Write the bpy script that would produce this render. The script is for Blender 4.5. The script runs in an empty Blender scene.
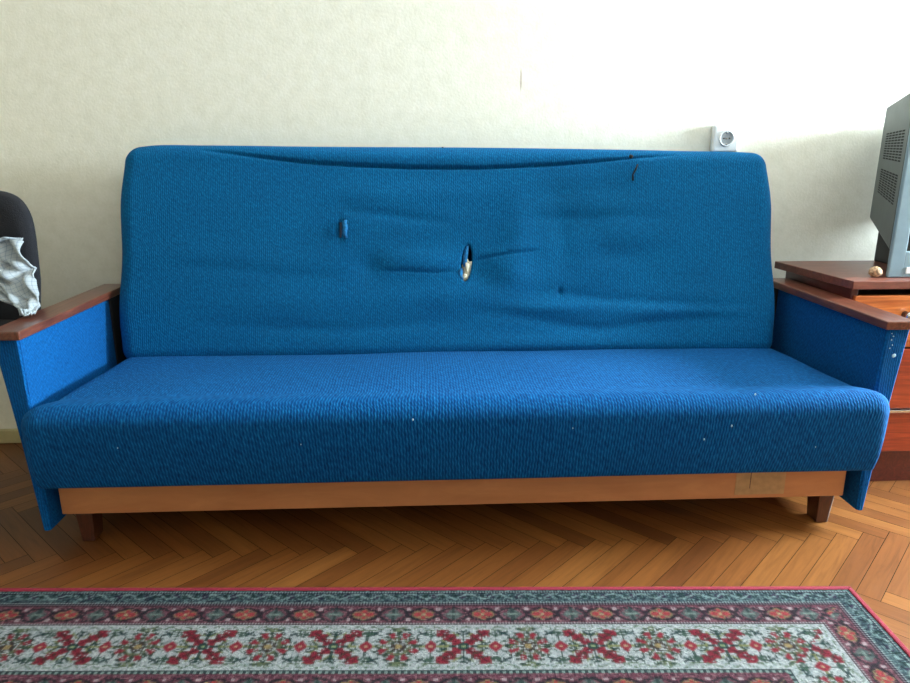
import bpy, bmesh, math, random
import numpy as np
from mathutils import Vector, Matrix
random.seed(4); RS = np.random.RandomState(7)
R = math.radians
C = bpy.context.scene.collection
SC = bpy.context.scene

# ------------------------------------------------------------ camera, world, light, exposure
cam = bpy.data.cameras.new('camera'); co = bpy.data.objects.new('camera', cam); C.objects.link(co)
cam.sensor_fit = 'HORIZONTAL'; cam.sensor_width = 36.0; cam.lens = 690 / 910 * 36.0; cam.clip_start = .02
co.location = (0, 0, .95); co.rotation_euler = (R(90 - 15.1), 0, R(-2.8))
SC.camera = co
SC.view_settings.view_transform = 'Standard'; SC.view_settings.look = 'None'
SC.view_settings.gamma = 1; SC.view_settings.use_curve_mapping = False
SC.view_settings.exposure = 0.0
w = bpy.data.worlds.new('World'); SC.world = w; w.use_nodes = True
w.node_tree.nodes['Background'].inputs[0].default_value = (.80, .93, 1, 1)
w.node_tree.nodes['Background'].inputs[1].default_value = 0.3
def area(name, loc, rot, sx, sy, power, col):
    l = bpy.data.lights.new(name, 'AREA'); l.shape = 'RECTANGLE'; l.size = sx; l.size_y = sy
    l.energy = power; l.color = col
    o = bpy.data.objects.new(name, l); C.objects.link(o); o.location = loc; o.rotation_euler = rot
    return o
# daylight entering through the two windows
area('daylight_side_window', (3.54, 1.78, 1.41), (R(90), 0, R(90)), 0.84, 0.64, 500, (.77, .92, 1))
area('daylight_front_window', (1.15, -2.04, 1.60), (R(90), 0, 0), 1.9, 1.30, 16, (.82, .95, 1))

# ------------------------------------------------------------ materials
def s2l(c):
    return tuple(((v / 255) / 12.92 if v / 255 <= .04045 else ((v / 255 + .055) / 1.055) ** 2.4) for v in c) + (1,)
class NT:
    def __init__(s, name):
        s.m = bpy.data.materials.new(name); s.m.use_nodes = True; s.t = s.m.node_tree
        s.b = s.t.nodes['Principled BSDF']
    def n(s, ty, **k):
        nd = s.t.nodes.new(ty)
        for a, v in k.items():
            if a in nd.inputs: nd.inputs[a].default_value = v
            else: setattr(nd, a, v)
        return nd
    def l(s, a, b): s.t.links.new(a, b)
    def ramp(s, fac, pts):
        r = s.n('ShaderNodeValToRGB'); e = r.color_ramp.elements
        e[0].position, e[0].color = pts[0]; e[1].position, e[1].color = pts[-1]
        for p, c in pts[1:-1]:
            x = e.new(p); x.color = c
        s.l(fac, r.inputs[0]); return r.outputs[0]
    def bump(s, h, strength=.3, dist=.01, normal=None):
        b = s.n('ShaderNodeBump'); b.inputs['Strength'].default_value = strength; b.inputs['Distance'].default_value = dist
        s.l(h, b.inputs['Height'])
        if normal: s.l(normal, b.inputs['Normal'])
        s.l(b.outputs[0], s.b.inputs['Normal']); return b.outputs[0]
def mat_simple(name, col, rough=.6, metal=0, noise=.12, scale=30, spec=.5, bump=0):
    t = NT(name); t.b.inputs['Roughness'].default_value = rough; t.b.inputs['Metallic'].default_value = metal
    t.b.inputs['Specular IOR Level'].default_value = spec
    tc = t.n('ShaderNodeTexCoord'); n = t.n('ShaderNodeTexNoise', Scale=scale, Detail=4.0)
    t.l(tc.outputs['Object'], n.inputs['Vector'])
    c = s2l(col); d = tuple(v * (1 - noise) for v in c[:3]) + (1,); u = tuple(min(1, v * (1 + noise)) for v in c[:3]) + (1,)
    t.l(t.ramp(n.outputs['Fac'], [(.35, d), (.65, u)]), t.b.inputs['Base Color'])
    if bump: t.bump(n.outputs['Fac'], bump, .003)
    return t.m
def mat_fabric(name, base, light, dark, row=.0058, brick=.0125, bump=.7, fleck=.5, spec=.15, sheen=.1, wave=.08):
    """knit of wavy vertical yarn columns: row = column pitch, brick = stitch length"""
    t = NT(name); t.b.inputs['Roughness'].default_value = .95; t.b.inputs['Specular IOR Level'].default_value = spec
    t.b.inputs['Sheen Weight'].default_value = sheen; t.b.inputs['Sheen Roughness'].default_value = .6
    t.b.inputs['Sheen Tint'].default_value = s2l((40, 130, 190))
    def mth(op, a, b=None, c=None):
        n = t.n('ShaderNodeMath', operation=op)
        for i, v in enumerate((a, b, c)):
            if v is None: continue
            if isinstance(v, (int, float)): n.inputs[i].default_value = v
            else: t.l(v, n.inputs[i])
        return n.outputs[0]
    uv = t.n('ShaderNodeUVMap'); sp = t.n('ShaderNodeSeparateXYZ'); t.l(uv.outputs[0], sp.inputs[0])
    wn = t.n('ShaderNodeTexNoise', Scale=12.0, Detail=1.0); t.l(uv.outputs[0], wn.inputs['Vector'])
    u = mth('DIVIDE', mth('MULTIPLY_ADD', wn.outputs['Fac'], .010, sp.outputs['X']), row)
    wh = t.n('ShaderNodeTexWhiteNoise', noise_dimensions='1D'); t.l(mth('FLOOR', u), wh.inputs['W'])
    v = mth('MULTIPLY_ADD', wh.outputs['Value'], math.tau, mth('MULTIPLY', sp.outputs['Y'], math.tau / brick))
    sn = mth('SINE', v); cs = mth('COSINE', v)
    h0 = mth('MULTIPLY_ADD', mth('COSINE', mth('MULTIPLY', mth('MULTIPLY_ADD', sn, wave, mth('SUBTRACT', mth('FRACT', u), .5)), math.tau)), .5, .5)
    mp = t.n('ShaderNodeMapping'); mp.inputs['Scale'].default_value = (1 / row * .8, .9 / brick, 1); t.l(uv.outputs[0], mp.inputs[0])
    ns = t.n('ShaderNodeTexNoise', Scale=1.0, Detail=2.0, Roughness=.7); t.l(mp.outputs[0], ns.inputs['Vector'])
    n2 = t.n('ShaderNodeTexNoise', Scale=420.0, Detail=2.0); t.l(uv.outputs[0], n2.inputs['Vector'])
    h1 = mth('MULTIPLY', h0, mth('MULTIPLY_ADD', cs, .16, .84))
    h = mth('ADD', mth('MULTIPLY', h1, .46), mth('MULTIPLY', mth('SUBTRACT', ns.outputs['Fac'], .22), .95))
    col = t.ramp(h, [(.10, s2l(dark)), (.50, s2l(base)), (1, s2l(light))])
    n3 = t.n('ShaderNodeTexNoise', Scale=5.0, Detail=3.0); t.l(uv.outputs[0], n3.inputs['Vector'])
    mx = t.n('ShaderNodeMix', data_type='RGBA', blend_type='MULTIPLY'); mx.inputs['Factor'].default_value = fleck
    t.l(col, mx.inputs['A']); t.l(t.ramp(n2.outputs['Fac'], [(.3, (.5, .52, .55, 1)), (.7, (1.45, 1.35, 1.25, 1))]), mx.inputs['B'])
    mx2 = t.n('ShaderNodeMix', data_type='RGBA', blend_type='MULTIPLY'); mx2.inputs['Factor'].default_value = .4
    t.l(mx.outputs['Result'], mx2.inputs['A']); t.l(t.ramp(n3.outputs['Fac'], [(.3, (.8, .82, .86, 1)), (.7, (1.12, 1.1, 1.06, 1))]), mx2.inputs['B'])
    t.l(mx2.outputs['Result'], t.b.inputs['Base Color'])
    t.bump(mth('MULTIPLY_ADD', n2.outputs['Fac'], .4, h1), bump, .002)
    return t.m
def mat_wood(name, dark, light, rough=.35, axis='X', scale=(1.2, 14, 14), coat=0, dist=2.5, spec=.5, noise_scale=3.0):
    t = NT(name); t.b.inputs['Roughness'].default_value = rough; t.b.inputs['Coat Weight'].default_value = coat
    t.b.inputs['Specular IOR Level'].default_value = spec; t.b.inputs['Coat Roughness'].default_value = .12
    tc = t.n('ShaderNodeTexCoord'); mp = t.n('ShaderNodeMapping'); mp.inputs['Scale'].default_value = scale
    t.l(tc.outputs['Object'], mp.inputs[0])
    n = t.n('ShaderNodeTexNoise', Scale=noise_scale, Detail=6.0, Roughness=.6, Distortion=dist); t.l(mp.outputs[0], n.inputs['Vector'])
    t.l(t.ramp(n.outputs['Fac'], [(.32, s2l(dark)), (.5, s2l([(a + b) / 2 for a, b in zip(dark, light)])), (.68, s2l(light))]), t.b.inputs['Base Color'])
    t.bump(n.outputs['Fac'], .08, .002)
    return t.m

def mat_wall():
    t = NT('wallpaper'); t.b.inputs['Roughness'].default_value = .8; t.b.inputs['Specular IOR Level'].default_value = .2
    tc = t.n('ShaderNodeTexCoord')
    n = t.n('ShaderNodeTexNoise', Scale=26.0, Detail=5.0, Roughness=.6); t.l(tc.outputs['Object'], n.inputs['Vector'])
    n2 = t.n('ShaderNodeTexNoise', Scale=130.0, Detail=3.0); t.l(tc.outputs['Object'], n2.inputs['Vector'])
    c1 = t.ramp(n.outputs['Fac'], [(.3, s2l((222, 219, 204))), (.5, s2l((228, 225, 211))), (.7, s2l((232, 229, 217)))])
    mx = t.n('ShaderNodeMix', data_type='RGBA', blend_type='MULTIPLY'); mx.inputs['Factor'].default_value = .35
    t.l(c1, mx.inputs['A']); t.l(t.ramp(n2.outputs['Fac'], [(.3, (.93, .93, .92, 1)), (.7, (1.05, 1.05, 1.05, 1))]), mx.inputs['B'])
    # pale scuff left by a scratch in the paper
    mp = t.n('ShaderNodeMapping'); mp.inputs['Location'].default_value = (-.316 * 260, 0, -1.176 * 26); mp.inputs['Scale'].default_value = (260, 0, 26)
    t.l(tc.outputs['Object'], mp.inputs[0])
    ln = t.n('ShaderNodeVectorMath', operation='LENGTH'); t.l(mp.outputs[0], ln.inputs[0])
    m2 = t.n('ShaderNodeMix', data_type='RGBA'); t.l(t.ramp(ln.outputs['Value'], [(.6, (.5, .5, .5, 1)), (1, (0, 0, 0, 1))]), m2.inputs['Factor'])
    t.l(mx.outputs['Result'], m2.inputs['A']); m2.inputs['B'].default_value = s2l((150, 110, 95))
    t.l(m2.outputs['Result'], t.b.inputs['Base Color'])
    t.bump(n2.outputs['Fac'], .25, .002)
    return t.m
def mat_parquet():
    t = NT('parquet_oak'); t.b.inputs['Roughness'].default_value = .34; t.b.inputs['Specular IOR Level'].default_value = .45
    uv = t.n('ShaderNodeUVMap'); mp = t.n('ShaderNodeMapping'); mp.inputs['Scale'].default_value = (5, 70, 1); t.l(uv.outputs[0], mp.inputs[0])
    n = t.n('ShaderNodeTexNoise', Scale=1.0, Detail=6.0, Roughness=.62, Distortion=1.2); t.l(mp.outputs[0], n.inputs['Vector'])
    at = t.n('ShaderNodeAttribute', attribute_name='plank_tone')
    base = t.ramp(at.outputs['Fac'], [(0, s2l((84, 46, 22))), (.45, s2l((112, 67, 31))), (1, s2l((146, 96, 48)))])
    mx = t.n('ShaderNodeMix', data_type='RGBA', blend_type='MULTIPLY'); mx.inputs['Factor'].default_value = .8
    t.l(base, mx.inputs['A']); t.l(t.ramp(n.outputs['Fac'], [(.3, (.62, .55, .48, 1)), (.5, (.95, .93, .9, 1)), (.7, (1.18, 1.16, 1.12, 1))]), mx.inputs['B'])
    t.l(mx.outputs['Result'], t.b.inputs['Base Color'])
    t.bump(n.outputs['Fac'], .12, .001)
    return t.m
def mat_rug():
    t = NT('woven_rug'); t.b.inputs['Roughness'].default_value = .95; t.b.inputs['Specular IOR Level'].default_value = .1
    at = t.n('ShaderNodeAttribute', attribute_name='knot')
    tc = t.n('ShaderNodeTexCoord'); n = t.n('ShaderNodeTexNoise', Scale=500.0, Detail=2.0); t.l(tc.outputs['Object'], n.inputs['Vector'])
    mx = t.n('ShaderNodeMix', data_type='RGBA', blend_type='MULTIPLY'); mx.inputs['Factor'].default_value = .5
    t.l(at.outputs['Color'], mx.inputs['A']); t.l(t.ramp(n.outputs['Fac'], [(.3, (.6, .6, .6, 1)), (.7, (1.3, 1.3, 1.3, 1))]), mx.inputs['B'])
    t.l(mx.outputs['Result'], t.b.inputs['Base Color']); t.bump(n.outputs['Fac'], .6, .003)
    return t.m
def mat_cloth_plaid():
    t = NT('pale_checked_cotton'); t.b.inputs['Roughness'].default_value = .85
    uv = t.n('ShaderNodeUVMap'); sp = t.n('ShaderNodeSeparateXYZ'); t.l(uv.outputs[0], sp.inputs[0])
    outs = []
    for ax in 'XY':
        a = t.n('ShaderNodeMath', operation='MULTIPLY'); t.l(sp.outputs[ax], a.inputs[0]); a.inputs[1].default_value = 26
        f = t.n('ShaderNodeMath', operation='FRACT'); t.l(a.outputs[0], f.inputs[0])
        l = t.n('ShaderNodeMath', operation='LESS_THAN'); t.l(f.outputs[0], l.inputs[0]); l.inputs[1].default_value = .16; outs.append(l)
    ad = t.n('ShaderNodeMath', operation='ADD'); t.l(outs[0].outputs[0], ad.inputs[0]); t.l(outs[1].outputs[0], ad.inputs[1])
    ml = t.n('ShaderNodeMath', operation='MULTIPLY'); t.l(ad.outputs[0], ml.inputs[0]); ml.inputs[1].default_value = .5
    t.l(t.ramp(ml.outputs[0], [(0, s2l((158, 166, 172))), (1, s2l((112, 124, 138)))]), t.b.inputs['Base Color'])
    return t.m

M = {}
M['wall'] = mat_wall(); M['parquet'] = mat_parquet(); M['rug'] = mat_rug()
M['back'] = mat_fabric('blue_knit_backrest', (0, 85, 137), (12, 122, 173), (0, 60, 107), row=.0054, brick=.011, bump=.35, fleck=.5)
M['seat'] = mat_fabric('blue_knit_seat', (0, 72, 130), (18, 110, 168), (0, 44, 94), row=.0070, brick=.020, bump=.3, fleck=.4, wave=.09)
M['arm'] = mat_fabric('blue_knit_armrest', (0, 78, 142), (8, 102, 168), (0, 54, 110), row=.0056, brick=.012, bump=.4, fleck=.5)
M['board'] = mat_wood('lacquered_mahogany', (72, 36, 26), (120, 68, 50), rough=.28, scale=(14, 1.2, 14), coat=.3)
M['boxwood'] = mat_wood('pale_plywood', (176, 112, 68), (196, 130, 82), rough=.5, scale=(1.4, 10, 6), dist=.6)
M['legwood'] = mat_wood('dark_leg_wood', (52, 26, 18), (84, 42, 28), rough=.3, scale=(20, 20, 3), coat=.4)
M['darkwood'] = mat_wood('dark_cabinet_wood', (66, 22, 16), (98, 36, 26), rough=.35, scale=(12, 1.5, 12), coat=.2)
M['topwood'] = mat_wood('worn_cabinet_top', (96, 50, 38), (130, 72, 56), rough=.4, scale=(2, 10, 12), coat=.2)
M['drawer'] = mat_wood('orange_veneer', (150, 66, 28), (218, 128, 62), rough=.3, scale=(2.2, 6, 34), coat=.35, dist=1.2, noise_scale=2.0)
M['redveneer'] = mat_wood('red_veneer', (116, 36, 18), (168, 66, 34), rough=.3, scale=(2.2, 6, 34), coat=.3, dist=1.2, noise_scale=2.0)
M['black'] = mat_simple('matte_black', (14, 14, 15), .8)
M['chairfab'] = mat_simple('black_chair_fabric', (18, 19, 26), .95, noise=.25, scale=300, bump=.4)
M['plastic'] = mat_simple('black_plastic', (18, 18, 20), .45)
M['tv'] = mat_simple('grey_tv_plastic', (84, 92, 92), .5, noise=.06)
M['tvfront'] = mat_simple('silver_tv_plastic', (128, 152, 166), .35, noise=.04, metal=.2)
M['vent'] = mat_simple('vent_dark', (20, 22, 22), .9)
M['glass'] = mat_simple('tv_screen_glass', (24, 30, 34), .08, noise=.02)
M['white'] = mat_simple('white_plastic', (226, 230, 232), .35, noise=.02)
M['chrome'] = mat_simple('chrome_metal', (205, 208, 212), .18, metal=1, noise=.03)
M['walnut'] = mat_simple('walnut_shell', (186, 152, 120), .7, noise=.5, scale=130, bump=.6)
M['foam'] = mat_simple('exposed_foam', (238, 224, 202), .9, noise=.35, scale=90, bump=.8)
M['flap'] = mat_simple('torn_blue_fabric', (4, 96, 150), .95, noise=.3, scale=200, bump=.5)
M['lint'] = mat_simple('pale_lint', (170, 200, 215), .95)
M['tape'] = mat_simple('pale_paper_patch', (170, 130, 88), .6, noise=.1, scale=60)
M['binding'] = mat_simple('red_binding', (128, 20, 44), .9, noise=.2, scale=400, bump=.6)
M['baseboard'] = mat_simple('painted_baseboard', (176, 164, 122), .5, noise=.05)
M['ceiling'] = mat_simple('ceiling_paint', (236, 234, 228), .9, noise=.02)
M['low_bounce_wall'] = mat_simple('low_bounce_wallpaper', (176, 164, 140), .8, noise=.06)  # unseen walls toned darker to cut bounced light
M['plaid'] = mat_cloth_plaid()

# ------------------------------------------------------------ mesh helpers
def link(name, me, mats, parent=None, smooth=False):
    o = bpy.data.objects.new(name, me); C.objects.link(o)
    for m in (mats if isinstance(mats, (list, tuple)) else [mats]): me.materials.append(m)
    if parent: o.parent = parent
    if smooth: me.polygons.foreach_set('use_smooth', [True] * len(me.polygons))
    return o
def empty(name, loc=(0, 0, 0), rz=0):
    o = bpy.data.objects.new(name, None); C.objects.link(o); o.location = loc; o.rotation_euler = (0, 0, rz); o.empty_display_size = .1
    return o
def tag(o, label=None, cat=None, group=None, kind=None):
    if label: o['label'] = label
    if cat: o['category'] = cat
    if group: o['group'] = group
    if kind: o['kind'] = kind
    return o
def bx(bm, x0, x1, y0, y1, z0, z1, bev=0, mi=0, seg=2):
    r = bmesh.ops.create_cube(bm, size=1)
    vs = r['verts']
    for v in vs:
        v.co = Vector((x0 + (v.co.x + .5) * (x1 - x0), y0 + (v.co.y + .5) * (y1 - y0), z0 + (v.co.z + .5) * (z1 - z0)))
    fs = set(f for v in vs for f in v.link_faces)
    for f in fs: f.material_index = mi
    if bev:
        es = list(set(e for v in vs for e in v.link_edges))
        bmesh.ops.bevel(bm, geom=es, offset=bev, segments=seg, affect='EDGES', profile=.5)
def hexa(bm, P, bev=0, seg=2):
    """8 points: bottom ring 0-3, top ring 4-7"""
    v = [bm.verts.new(p) for p in P]
    fs = [bm.faces.new([v[i] for i in q]) for q in ((3, 2, 1, 0), (4, 5, 6, 7), (0, 1, 5, 4), (1, 2, 6, 5), (2, 3, 7, 6), (3, 0, 4, 7))]
    if bev:
        es = list(set(e for f in fs for e in f.edges))
        bmesh.ops.bevel(bm, geom=es, offset=bev, segments=seg, affect='EDGES', profile=.5)
def cyl(bm, p0, p1, r0, r1=None, n=24):
    r1 = r0 if r1 is None else r1
    p0, p1 = Vector(p0), Vector(p1); d = p1 - p0
    q = Vector((0, 0, 1)).rotation_difference(d).to_matrix().to_4x4()
    bmesh.ops.create_cone(bm, cap_ends=True, segments=n, radius1=r0, radius2=r1, depth=d.length, matrix=Matrix.Translation((p0 + p1) / 2) @ q)
def bobj(name, bm, mats, parent=None, smooth=False):
    bmesh.ops.recalc_face_normals(bm, faces=bm.faces)
    me = bpy.data.meshes.new(name); bm.to_mesh(me); bm.free()
    return link(name, me, mats, parent, smooth)
def box_uv(me):
    """metric UVs: u across, v up, continuous from front to top"""
    uv = me.uv_layers.new(name='UVMap'); n = len(me.loops)
    vi = np.empty(n, np.int32); me.loops.foreach_get('vertex_index', vi)
    cov = np.empty(len(me.vertices) * 3); me.vertices.foreach_get('co', cov); cov = cov.reshape(-1, 3)
    out = np.empty((n, 2))
    for p in me.polygons:
        nx, ny, nz = (abs(c) for c in p.normal); ls = slice(p.loop_start, p.loop_start + p.loop_total); c = cov[vi[ls]]
        if nx > ny and nx > nz: out[ls, 0] = c[:, 1]; out[ls, 1] = c[:, 2]
        else: out[ls, 0] = c[:, 0]; out[ls, 1] = c[:, 2] + c[:, 1]
    uv.data.foreach_set('uv', out.ravel())

def soft_grid(hx, hy, hz, nx, ny, nz):
    """surface lattice of a box as unique points and quads"""
    X = np.linspace(-hx, hx, nx + 1); Y = np.linspace(-hy, hy, ny + 1); Z = np.linspace(-hz, hz, nz + 1)
    idx = {}; pts = []; faces = []
    def vid(i, j, k):
        key = (i, j, k)
        if key not in idx: idx[key] = len(pts); pts.append((X[i], Y[j], Z[k]))
        return idx[key]
    for i in range(nx):
        for k in range(nz):
            faces.append((vid(i, 0, k), vid(i + 1, 0, k), vid(i + 1, 0, k + 1), vid(i, 0, k + 1)))
            faces.append((vid(i, ny, k), vid(i, ny, k + 1), vid(i + 1, ny, k + 1), vid(i + 1, ny, k)))
    for i in range(nx):
        for j in range(ny):
            faces.append((vid(i, j, 0), vid(i, j + 1, 0), vid(i + 1, j + 1, 0), vid(i + 1, j, 0)))
            faces.append((vid(i, j, nz), vid(i + 1, j, nz), vid(i + 1, j + 1, nz), vid(i, j + 1, nz)))
    for j in range(ny):
        for k in range(nz):
            faces.append((vid(0, j, k), vid(0, j, k + 1), vid(0, j + 1, k + 1), vid(0, j + 1, k)))
            faces.append((vid(nx, j, k), vid(nx, j + 1, k), vid(nx, j + 1, k + 1), vid(nx, j, k + 1)))
    return np.array(pts), faces
def roundify(P, h, r):
    """P (n,3), h half sizes, r (n,3) or (n,) radius per point"""
    h = np.array(h); r = np.asarray(r)
    if r.ndim == 1: r = r[:, None]
    inner = np.clip(P, -(h - r), (h - r)); d = (P - inner) / np.maximum(r, 1e-9)
    L = np.linalg.norm(d, axis=1); m = np.abs(d).max(axis=1)
    f = np.where(L > 1e-9, m / np.maximum(L, 1e-9), 1)
    return inner + d * f[:, None] * r
def vnoise(x, y, seed, n=9, k=6.0):
    """smooth 2d noise as a sum of random waves"""
    rs = np.random.RandomState(seed); s = 0
    for i in range(n):
        a = rs.uniform(0, math.tau); f = k * rs.uniform(.4, 1.6); ph = rs.uniform(0, math.tau)
        s = s + np.sin(f * (x * math.cos(a) + y * math.sin(a)) + ph)
    return s / n
def soft_mesh(name, P, faces, U, V, mats, parent):
    me = bpy.data.meshes.new(name); me.from_pydata([tuple(p) for p in P], [], faces); me.update()
    uv = me.uv_layers.new(name='UVMap'); vi = np.empty(len(me.loops), np.int32); me.loops.foreach_get('vertex_index', vi)
    uv.data.foreach_set('uv', np.stack([U[vi], V[vi]], 1).ravel())
    return link(name, me, mats, parent, True)

# ------------------------------------------------------------ the room
X0, X1, Y0, Y1, H = -2.3, 3.5, -2.0, 2.27, 2.6
def wall(name, boxes, m='wall'):
    bm = bmesh.new()
    for b in boxes: bx(bm, *b)
    return tag(bobj(name, bm, M[m]), kind='structure')
wall('wall_back', [(X0 - .1, X1 + .1, Y1, Y1 + .1, 0, H)])
wall('wall_left', [(X0 - .1, X0, Y0, Y1, 0, H)], 'low_bounce_wall')
A = (1.34, 2.22, 1.07, 1.75)      # side window opening y0 y1 z0 z1
wall('wall_right', [(X1, X1 + .1, Y0, A[0], 0, H), (X1, X1 + .1, A[1], Y1, 0, H), (X1, X1 + .1, A[0], A[1], 0, A[2]), (X1, X1 + .1, A[0], A[1], A[3], H)])
B = (.15, 2.15, .92, 2.3)       # front window opening x0 x1 z0 z1
wall('wall_front', [(X0, B[0], Y0 - .1, Y0, 0, H), (B[1], X1, Y0 - .1, Y0, 0, H), (B[0], B[1], Y0 - .1, Y0, 0, B[2]), (B[0], B[1], Y0 - .1, Y0, B[3], H)], 'low_bounce_wall')
bm = bmesh.new(); bx(bm, X0 - .1, X1 + .1, Y0 - .1, Y1 + .1, H, H + .1); tag(bobj('ceiling', bm, M['ceiling']), kind='structure')
bm = bmesh.new(); bx(bm, X0, X1, Y1 - .016, Y1, 0, .05, .004); tag(bobj('baseboard_back', bm, M['baseboard']), kind='structure')

# herringbone parquet: every plank a face of its own over a dark subfloor
def parquet():
    w, L, gap = .05, .35, .0007
    V = []; F = []; UV = []; tone = []
    s = math.sqrt(.5); offy = 1.54 + L * s - .02; offx = .012
    def add(x0, y0, dx, dy, horiz):
        q = [(x0 + gap, y0 + gap), (x0 + dx - gap, y0 + gap), (x0 + dx - gap, y0 + dy - gap), (x0 + gap, y0 + dy - gap)]
        W = [((a + b) * s + offx, (b - a) * s + offy) for a, b in q]
        cx = sum(p[0] for p in W) / 4; cy = sum(p[1] for p in W) / 4
        if not (X0 - .2 < cx < X1 + .2 and Y0 - .2 < cy < Y1 + .2): return
        W = [(min(max(a, X0 - .1), X1 + .1), min(max(b, Y0 - .1), Y1 + .1)) for a, b in W]
        i = len(V); V.extend([(a, b, 0) for a, b in W]); F.append((i, i + 1, i + 2, i + 3))
        ou, ov = random.random() * 50, random.random() * 50
        if horiz: UV.extend([(ou, ov), (ou + dx, ov), (ou + dx, ov + dy), (ou, ov + dy)])
        else: UV.extend([(ou, ov), (ou, ov + dx), (ou + dy, ov + dx), (ou + dy, ov)])
        tone.append(min(1, max(0, random.gauss(.46, .15))))
    for n in range(-14, 14):
        for k in range(-110, 110):
            add(k * w + n * L, k * w - n * L, L, w, True)
            add(k * w + L + n * L, k * w + w - L - n * L, w, L, False)
    i = len(V); V.extend([(X0 - .1, Y0 - .1, -.003), (X1 + .1, Y0 - .1, -.003), (X1 + .1, Y1 + .1, -.003), (X0 - .1, Y1 + .1, -.003)]); F.append((i, i + 1, i + 2, i + 3))
    UV.extend([(0, 0)] * 4); tone.append(0)
    me = bpy.data.meshes.new('floor'); me.from_pydata(V, [], F); me.update()
    uv = me.uv_layers.new(name='UVMap'); uv.data.foreach_set('uv', np.array(UV, float).ravel())
    at = me.attributes.new('plank_tone', 'FLOAT', 'FACE'); at.data.foreach_set('value', tone)
    o = link('floor', me, [M['parquet'], M['black']]); me.polygons[len(F) - 1].material_index = 1
    tag(o, kind='structure')
parquet()

# ------------------------------------------------------------ sofa
SX = .095
sofa = tag(empty('sofa', (SX, 1.9, 0)), 'long blue knit sofa with torn backrest and reddish wooden armrest tops', 'sofa')
def L3(p): return (p[0] - SX, p[1] - 1.9, p[2])

# --- seat cushion
def seat():
    hx, hy, hz = 1.0, .27, .108; nx, ny, nz = 260, 72, 36
    P, F = soft_grid(hx, hy, hz, nx, ny, nz)
    tz = (P[:, 2] + hz) / (2 * hz)
    k_ = np.clip(tz * 1.6 - .3, 0, 1); r = np.stack([.010 + .040 * k_, .010 + .044 * k_, .010 + .040 * k_], 1)
    Q = roundify(P, (hx, hy, hz), r)
    x, y, z = Q.T.copy()
    U = P[:, 0] + np.where(np.abs(P[:, 0]) > hx - 1e-6, np.sign(P[:, 0]) * (P[:, 1] + hy), 0); V = P[:, 2] + (P[:, 1] + hy)
    f = np.clip((hy - y) / (2 * hy), 0, 1)            # 1 at the front
    t = np.clip((z + hz) / (2 * hz), 0, 1)
    # crown, dip and slope of the top
    z = z + t * (.020 * f - .024 + .012 * np.sin(np.pi * np.clip(f, 0, 1)) * np.cos(x / hx * 1.5) + .004 * vnoise(x, y, 3, k=7) + .003 * vnoise(x, y, 5, k=16))
    z = z - t * .003 * np.clip((np.abs(x) - .80) / .2, 0, 1) ** 2
    # front face: leans back towards the hem, gentle bulges
    front = np.clip((f - .82) / .18, 0, 1)
    y = y + front * ((1 - t) ** 1.3 * .026 - .004 * vnoise(x, z * 2, 8, k=6) - .006 * np.sin(np.pi * t))
    # width: held between the armrests, flaring in front of them towards the hem
    ff = np.clip((f - .86) / .08, 0, 1); wf = .992 + ff * (.021 + .020 * np.clip(t * 1.3, 0, 1))
    x = x * wf + .004 * vnoise(y * 2, z * 3, 12, k=6) * np.clip((np.abs(x) - .9) * 10, 0, 1)
    x = x + .011
    Pw = np.stack([x, y + 1.765 - 1.9, z + .298], 1)
    return soft_mesh('seat_cushion', Pw, F, U, V, M['seat'], sofa)
seat_o = seat()

bpy.context.view_layer.update()
for (x_, y_, z_, r_) in ((.732, 1.47, .327, .0026), (.670, 1.47, .290, .0026), (-.024, 1.47, .366, .0026), (.794, 1.50, .45, .003), (-.284, 1.47, .30, .0016), (.35, 1.47, .33, .0016), (-.70, 1.47, .30, .0016), (.95, 1.47, .26, .0016)):
    bm = bmesh.new()
    ok, loc_, nn_, i_ = seat_o.closest_point_on_mesh(Vector((x_ - SX, y_ - 1.9, z_)))
    bmesh.ops.create_icosphere(bm, subdivisions=1, radius=r_, matrix=Matrix.Translation(loc_ + nn_ * .0008) @ Matrix.Diagonal((.7, .6, 1.3, 1)))
    bobj('lint_fleck', bm, M['lint'], seat_o)['label'] = 'pale fleck of lint on the seat'
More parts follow.
